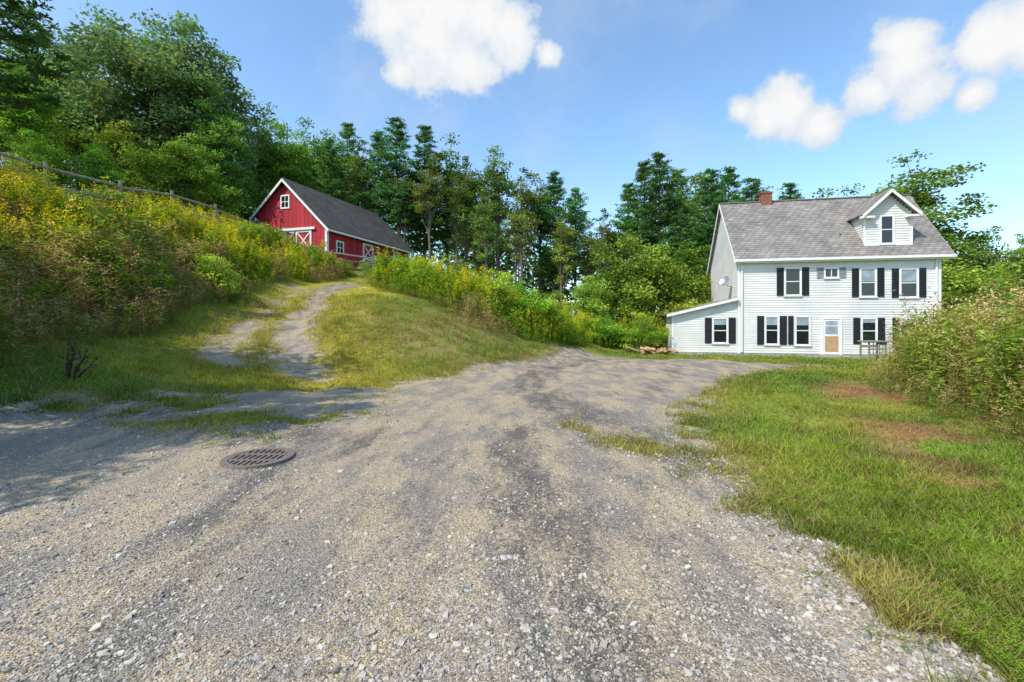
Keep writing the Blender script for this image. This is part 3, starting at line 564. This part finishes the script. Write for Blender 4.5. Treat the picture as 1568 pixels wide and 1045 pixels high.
vb=MB(); s0=fs(1284,.8); vb.tube([W(s0,.8,rz(.8)-.1),W(s0,.8,rz(.8)+.42)],[.05,.05],n=10); vb.tube([W(s0,.8,rz(.8)+.42),W(s0,.8,rz(.8)+.425)],[.05,.001],n=10)
dc=np.array(W(-.40,1.0,3.6)); ax=np.array([-.75,-.45,.42]);ax/=np.linalg.norm(ax); e1=np.cross(ax,[0,0,1]);e1/=np.linalg.norm(e1);e2=np.cross(e1,ax)
rings=[]
for i,r in enumerate((.001,.1,.2,.27)):
    for j in range(16): q=j/16*2*math.pi; rings.append(dc+e1*r*math.cos(q)+e2*r*1.1*math.sin(q)+ax*(r*r*.9))
vb.add(rings,[(i*16+j,i*16+(j+1)%16,(i+1)*16+(j+1)%16,(i+1)*16+j) for i in range(3) for j in range(16)],m=0)
vb.tube([W(0,1.0,3.3),W(-.25,1.0,3.35),tuple(dc)],[.02,.02,.02]); vb.tube([tuple(dc-e2*.27),tuple(dc+ax*.36)],[.012,.012]); vb.obj('satellite_dish_and_vent',[M_metal],house)
# ------------------------------------------------------------------ barn
barn=empty('red_barn'); P0=np.array([-12.2,30.,0]); a_=np.array([-.957,.29,0]); b_=np.array([.29,.957,0])
B=lambda g,l,z:tuple(P0+a_*g+b_*l+np.array([0,0,z]))
GW=5.7;LB=10.6;E=7.72;RG=3.37;RZ=11.0;E2=8.85;G0=4.3
w=MB(); w.add([B(0,0,G0),B(RG,0,G0),B(RG,0,RZ-.1),B(0,0,E)],[(0,1,2,3)]); w.add([B(RG,0,G0),B(GW,0,G0),B(GW,0,E2),B(RG,0,RZ-.1)],[(0,1,2,3)])
w.add([B(0,LB,G0),B(RG,LB,G0),B(RG,LB,RZ-.1),B(0,LB,E)],[(0,1,2,3)]); w.add([B(RG,LB,G0),B(GW,LB,G0),B(GW,LB,E2),B(RG,LB,RZ-.1)],[(0,1,2,3)])
w.add([B(0,0,G0),B(0,LB,G0),B(0,LB,E),B(0,0,E)],[(0,1,2,3)]); w.add([B(GW,0,G0),B(GW,LB,G0),B(GW,LB,E2),B(GW,0,E2)],[(0,1,2,3)]); w.obj('board_walls',[M_red],barn)
r=MB(); sl1=(RZ-E)/RG; o1=.35
r.slab([B(-o1,-.3,E-o1*sl1+.12),B(-o1,LB+.3,E-o1*sl1+.12),B(RG,LB+.3,RZ+.12),B(RG,-.3,RZ+.12)],.09)
sl2=(RZ-E2)/(GW-RG); r.slab([B(GW+.3,-.3,E2-.3*sl2+.12),B(GW+.3,LB+.3,E2-.3*sl2+.12),B(RG+.01,LB+.3,RZ+.12),B(RG+.01,-.3,RZ+.12)],.09); r.obj('barn_roof',[M_broof],barn)
t=MB()
def strip(p,q,dz,l0,l1):
    a=[B(p[0],l0,p[1]),B(q[0],l0,q[1]),B(q[0],l1,q[1]),B(p[0],l1,p[1])];b=[(k[0],k[1],k[2]-dz) for k in a]
    t.add(a+b,[(0,1,2,3),(7,6,5,4),(0,4,5,1),(1,5,6,2),(2,6,7,3),(3,7,4,0)])
strip((-o1,E-o1*sl1+.04),(RG,RZ+.04),.20,-.33,-.29); strip((GW+.3,E2-.3*sl2+.04),(RG,RZ+.04),.20,-.33,-.29)
t.box(B,-.03,.13,-.04,-.003,G0,E-.05); t.box(B,-.04,-.003,-.03,.14,G0,E-.02); t.box(B,-.04,-.003,LB-.14,LB,G0,E-.02)
t.box(B,-o1-.03,-o1+.01,-.28,LB+.28,E-o1*sl1-.08,E-o1*sl1+.06)
def bwin(side,c,z,w_,h_):
    if side=='g': Q=lambda a,o,zz:B(a,-o,zz)
    else: Q=lambda a,o,zz:B(-o,a,zz)
    t.box(Q,c-w_/2-.1,c-w_/2,.003,.05,z-.1,z+h_+.1);t.box(Q,c+w_/2,c+w_/2+.1,.003,.05,z-.1,z+h_+.1);t.box(Q,c-w_/2,c+w_/2,.003,.05,z-.1,z);t.box(Q,c-w_/2,c+w_/2,.003,.05,z+h_,z+h_+.1)
    t.box(Q,c-.02,c+.02,.022,.04,z,z+h_);t.box(Q,c-w_/2,c+w_/2,.024,.038,z+h_/2-.02,z+h_/2+.02); t.box(Q,c-w_/2,c+w_/2,.008,.02,z,z+h_,m=1)
bwin('g',RG+.0,9.15,.55,.75); bwin('s',1.3,6.1,.6,.7); bwin('s',8.6,6.3,.8,.8)
def xdoor(side,c0,c1,z0,z1):
    Q=(lambda a,o,zz:B(a,-o,zz)) if side=='g' else (lambda a,o,zz:B(-o,a,zz)); k=.13
    t.box(Q,c0,c0+k,.003,.05,z0,z1);t.box(Q,c1-k,c1,.003,.05,z0,z1);t.box(Q,c0+k,c1-k,.003,.05,z1-k,z1);t.box(Q,c0+k,c1-k,.003,.05,z0,z0+k);t.box(Q,c0+k,c1-k,.003,.05,(z0+z1)/2-.06,(z0+z1)/2+.06)
    for hz0,hz1 in ((z0+k,(z0+z1)/2-.06),((z0+z1)/2+.06,z1-k)):
      for fl_,of in ((0,.03),(1,.036)):
        p=(c0+k,hz0);q=(c1-k,hz1)
        if fl_: p=(c0+k,hz1);q=(c1-k,hz0)
        t.add([Q(p[0],of,p[1]-.06),Q(q[0],of,q[1]-.06),Q(q[0],of,q[1]+.06),Q(p[0],of,p[1]+.06)],[(0,1,2,3)])
xdoor('s',3.9,5.2,4.9,7.2); xdoor('g',1.2,2.5,4.9,7.5); xdoor('g',2.52,3.8,4.9,7.5)
t.box(lambda a,o,zz:B(a,-o,zz),.9,4.2,.003,.12,7.52,7.68)
t.obj('barn_trim_doors_windows',[M_trim,M_glass],barn)
# ------------------------------------------------------------------ fence
fe=MB()
def fence(P,step=2.2,hh=1.45):
    pts=[]
    for i in range(len(P)-1):
        p=np.array(P[i],float);q=np.array(P[i+1],float);n=max(1,int(np.linalg.norm(q-p)/step))
        for j in range(n): pts.append(p+(q-p)*j/n)
    pts.append(np.array(P[-1],float)); zs=[float(hraw(np.array([p[0]]),np.array([p[1]]))[0]) for p in pts]
    for p,z in zip(pts,zs): fe.tube([(p[0],p[1],z-.3),(p[0]+rng.normal()*.05,p[1],z+hh+.12)],[.075,.06],n=6); fe.tube([(p[0],p[1],z+hh+.119),(p[0],p[1],z+hh+.12)],[.06,.001],n=6)
    for i in range(len(pts)-1):
        for k in (.35,.68,.95):
            a=pts[i];b=pts[i+1]; fe.tube([(a[0],a[1],zs[i]+k*hh+rng.normal()*.04),(b[0],b[1],zs[i+1]+k*hh+rng.normal()*.04)],[.055,.05],n=5)
fence([(-15.4,9),(-15.3,15),(-14.9,20),(-14.4,25),(-13.6,28.5)],2.4,2.0); fence([(-12.4,28.4),(-10.6,26.8),(-8.6,28.5),(-7.6,33)],1.8,1.35)
fe.obj('split_rail_fence',[M_wood])
# ------------------------------------------------------------------ storm drain grate
gxp,gyp,R_=-2.72,4.88,.315; gz=float(h(np.array([gxp]),np.array([gyp]))[0])+.02; g=MB(); Q=lambda a,b,c:(gxp+a,gyp+b,gz+c)
n=40; V=[];Fq=[]
for i in range(n):
    q=i/n*2*math.pi
    for rr,zz in ((R_+.04,-.03),(R_+.035,.004),(R_-.03,.004),(R_-.03,-.05)): V.append(Q(rr*math.cos(q),rr*math.sin(q),zz))
for i in range(n):
    for j in range(3): Fq.append((i*4+j,((i+1)%n)*4+j,((i+1)%n)*4+j+1,i*4+j+1))
g.add(V,Fq)
for xx in np.arange(-.27,.28,.06):
    hw=math.sqrt(max(0,(R_-.03)**2-xx*xx)); g.box(Q,xx-.013,xx+.013,-hw,hw,-.03,.0)
for yy in (-.1,.1):
    hw=math.sqrt((R_-.03)**2-yy*yy); g.box(Q,-hw,hw,yy-.022,yy+.022,-.028,.002)
g.add([Q(R_*math.cos(q)*(1 if k else .001),R_*math.sin(q)*(1 if k else .001),-.022) for k in (0,1) for q in np.arange(n)/n*2*math.pi],[(i,(i+1)%n,n+(i+1)%n,n+i) for i in range(n)],m=1)
g.obj('storm_drain_grate',[M_iron,M_pit])
# ------------------------------------------------------------------ small things by the house
lg=MB()
for i in range(16):
    a=rng.random()*3.14; c=np.array([7.6+rng.normal()*.45,23.9+rng.normal()*.25]); z=float(h(c[:1],c[1:])[0])+.07+rng.random()*.25; l=rng.uniform(.2,.4)
    d=np.array([math.cos(a)*l,math.sin(a)*l,rng.normal()*.08]); p=np.array([c[0],c[1],z]); rr=rng.uniform(.05,.09)
    lg.tube([p-d*1.001,p-d,p+d,p+d*1.001],[.001,rr,rr,.001],(1,1,1),0,7)
lg.obj('firewood_pile',[princ('cut_wood',(.42,.26,.14),.8,.35,9)])
st=MB()
x0,y0=-8.0,8.2; z0=float(h(np.array([x0]),np.array([y0]))[0])
for i in range(7):
    a=rng.random()*6.28; d=np.array([math.cos(a)*.16+.12,math.sin(a)*.16,rng.uniform(.35,.75)]); p=np.array([x0+d[0]*.5,y0+d[1]*.5,z0-.05]); pts=[p,p+d*.35+rng.normal(size=3)*.03,p+d*.7+rng.normal(size=3)*.04,p+d]
    st.tube(pts,[.022,.018,.013,.004],n=5)
    C=np.array(pts)[rng.integers(1,4,14)]+rng.normal(size=(14,3))*.035; st.leaves(C,.09,.03,np.array([.5,.5,.5]),0,.3)
st.obj('dead_shrub',[princ('dead_wood',(.075,.04,.032),.95,.4,9)])
rl=MB()
R0=lambda a,b,c:(16.0+a,20.4+b,-.35+c)
for a in (0,.75): 
    for b in (0,.5): rl.box(R0,a,a+.06,b,b+.06,-.1,.85)
rl.box(R0,-.06,.87,-.06,.62,.85,.9)
for zz in (.25,.5): rl.box(R0,.06,.75,.01,.04,zz,zz+.07)
for a in (.2,.34,.48,.62): rl.box(R0,a,a+.035,.015,.035,.32,.85)
rl.obj('wooden_table',[M_wood])
# ------------------------------------------------------------------ light, sky, camera
sv=Vector((-.66,-.50,1.0)).normalized(); el=math.asin(sv.z); az=math.atan2(sv.x,sv.y)
ld=bpy.data.lights.new('sun','SUN'); ld.energy=5.0; ld.angle=math.radians(.5); ld.color=(1,.94,.83); lo=bpy.data.objects.new('sun',ld); scene.collection.objects.link(lo)
lo.rotation_euler=sv.to_track_quat('Z','Y').to_euler(); lo.location=(-30,-20,40)
wd=bpy.data.worlds.new('World'); scene.world=wd; wd.use_nodes=True; nt=wd.node_tree; nt.nodes.clear()
o=N(nt,'ShaderNodeOutputWorld'); sky=N(nt,'ShaderNodeTexSky'); sky.sky_type='NISHITA'; sky.sun_disc=False; sky.sun_elevation=el; sky.sun_rotation=az%(2*math.pi); sky.air_density=1.15; sky.ozone_density=1.6; sky.dust_density=.8
bg=N(nt,'ShaderNodeBackground'); bg.inputs[1].default_value=.15; L(nt,mixc(nt,1.,sky.outputs[0],(1.35,1.6,1.72),'MULTIPLY'),bg.inputs[0])
tc=N(nt,'ShaderNodeTexCoord').outputs['Generated']
def wn_(s,d,r):
    q=N(nt,'ShaderNodeTexNoise'); q.inputs['Scale'].default_value=s; q.inputs['Detail'].default_value=d; q.inputs['Roughness'].default_value=r; L(nt,tc,q.inputs[0]); return q.outputs[0]
nz=wn_(9,9,.58); nb=wn_(3.0,7,.6); nc=wn_(24,6,.6)
acc=None
for px,py,r in [(595,25,48),(655,60,72),(715,100,46),(690,15,80),(780,45,48),(612,112,26),(640,0,66),(840,85,24),(745,20,56),(1205,168,44),(1175,182,36),(1250,188,34),(1135,168,20),(1385,95,52),(1330,142,36),(1372,65,34),(1412,138,42),(1520,62,42),(1568,50,54),(1490,145,24)]:
    dv=Vector(((px-CX)/F,1,(HY-py)/F)); ln=dv.length; dv.normalize()
    vm=N(nt,'ShaderNodeVectorMath',operation='DISTANCE'); L(nt,tc,vm.inputs[0]); vm.inputs[1].default_value=dv
    q=mth(nt,'SUBTRACT',1.,mth(nt,'DIVIDE',vm.outputs['Value'],r/F/ln*1.2))
    acc=q if acc is None else mth(nt,'SMOOTH_MAX',acc,q,.15)
acc=mth(nt,'MAXIMUM',acc,-1.5)
den=mth(nt,'ADD',acc,mth(nt,'ADD',mth(nt,'MULTIPLY',mth(nt,'SUBTRACT',nz,.5),1.7),mth(nt,'MULTIPLY',mth(nt,'SUBTRACT',nc,.5),1.2)))
cl=mr(nt,den,-.12,.42)
wisp=mr(nt,nb,.42,.8,0,.5)
fac=mth(nt,'MAXIMUM',cl,wisp)
cbg=N(nt,'ShaderNodeBackground'); L(nt,mixc(nt,mr(nt,den,.0,.95),(.68,.79,.92),(1,1,1)),cbg.inputs[0]); cbg.inputs[1].default_value=.95
mx=N(nt,'ShaderNodeMixShader'); L(nt,fac,mx.inputs[0]); L(nt,bg.outputs[0],mx.inputs[1]);L(nt,cbg.outputs[0],mx.inputs[2]); L(nt,mx.outputs[0],o.inputs[0])
cd=bpy.data.cameras.new('camera'); cd.lens=F/1568*36; cd.sensor_width=36; cd.clip_end=4000; cd.shift_y=-(522.5-HY)/1568
co=bpy.data.objects.new('camera',cd); scene.collection.objects.link(co); co.location=(0,0,CH); co.rotation_euler=(math.pi/2,0,0); scene.camera=co
scene.view_settings.view_transform='Standard'; scene.view_settings.look='None'; scene.view_settings.exposure=0
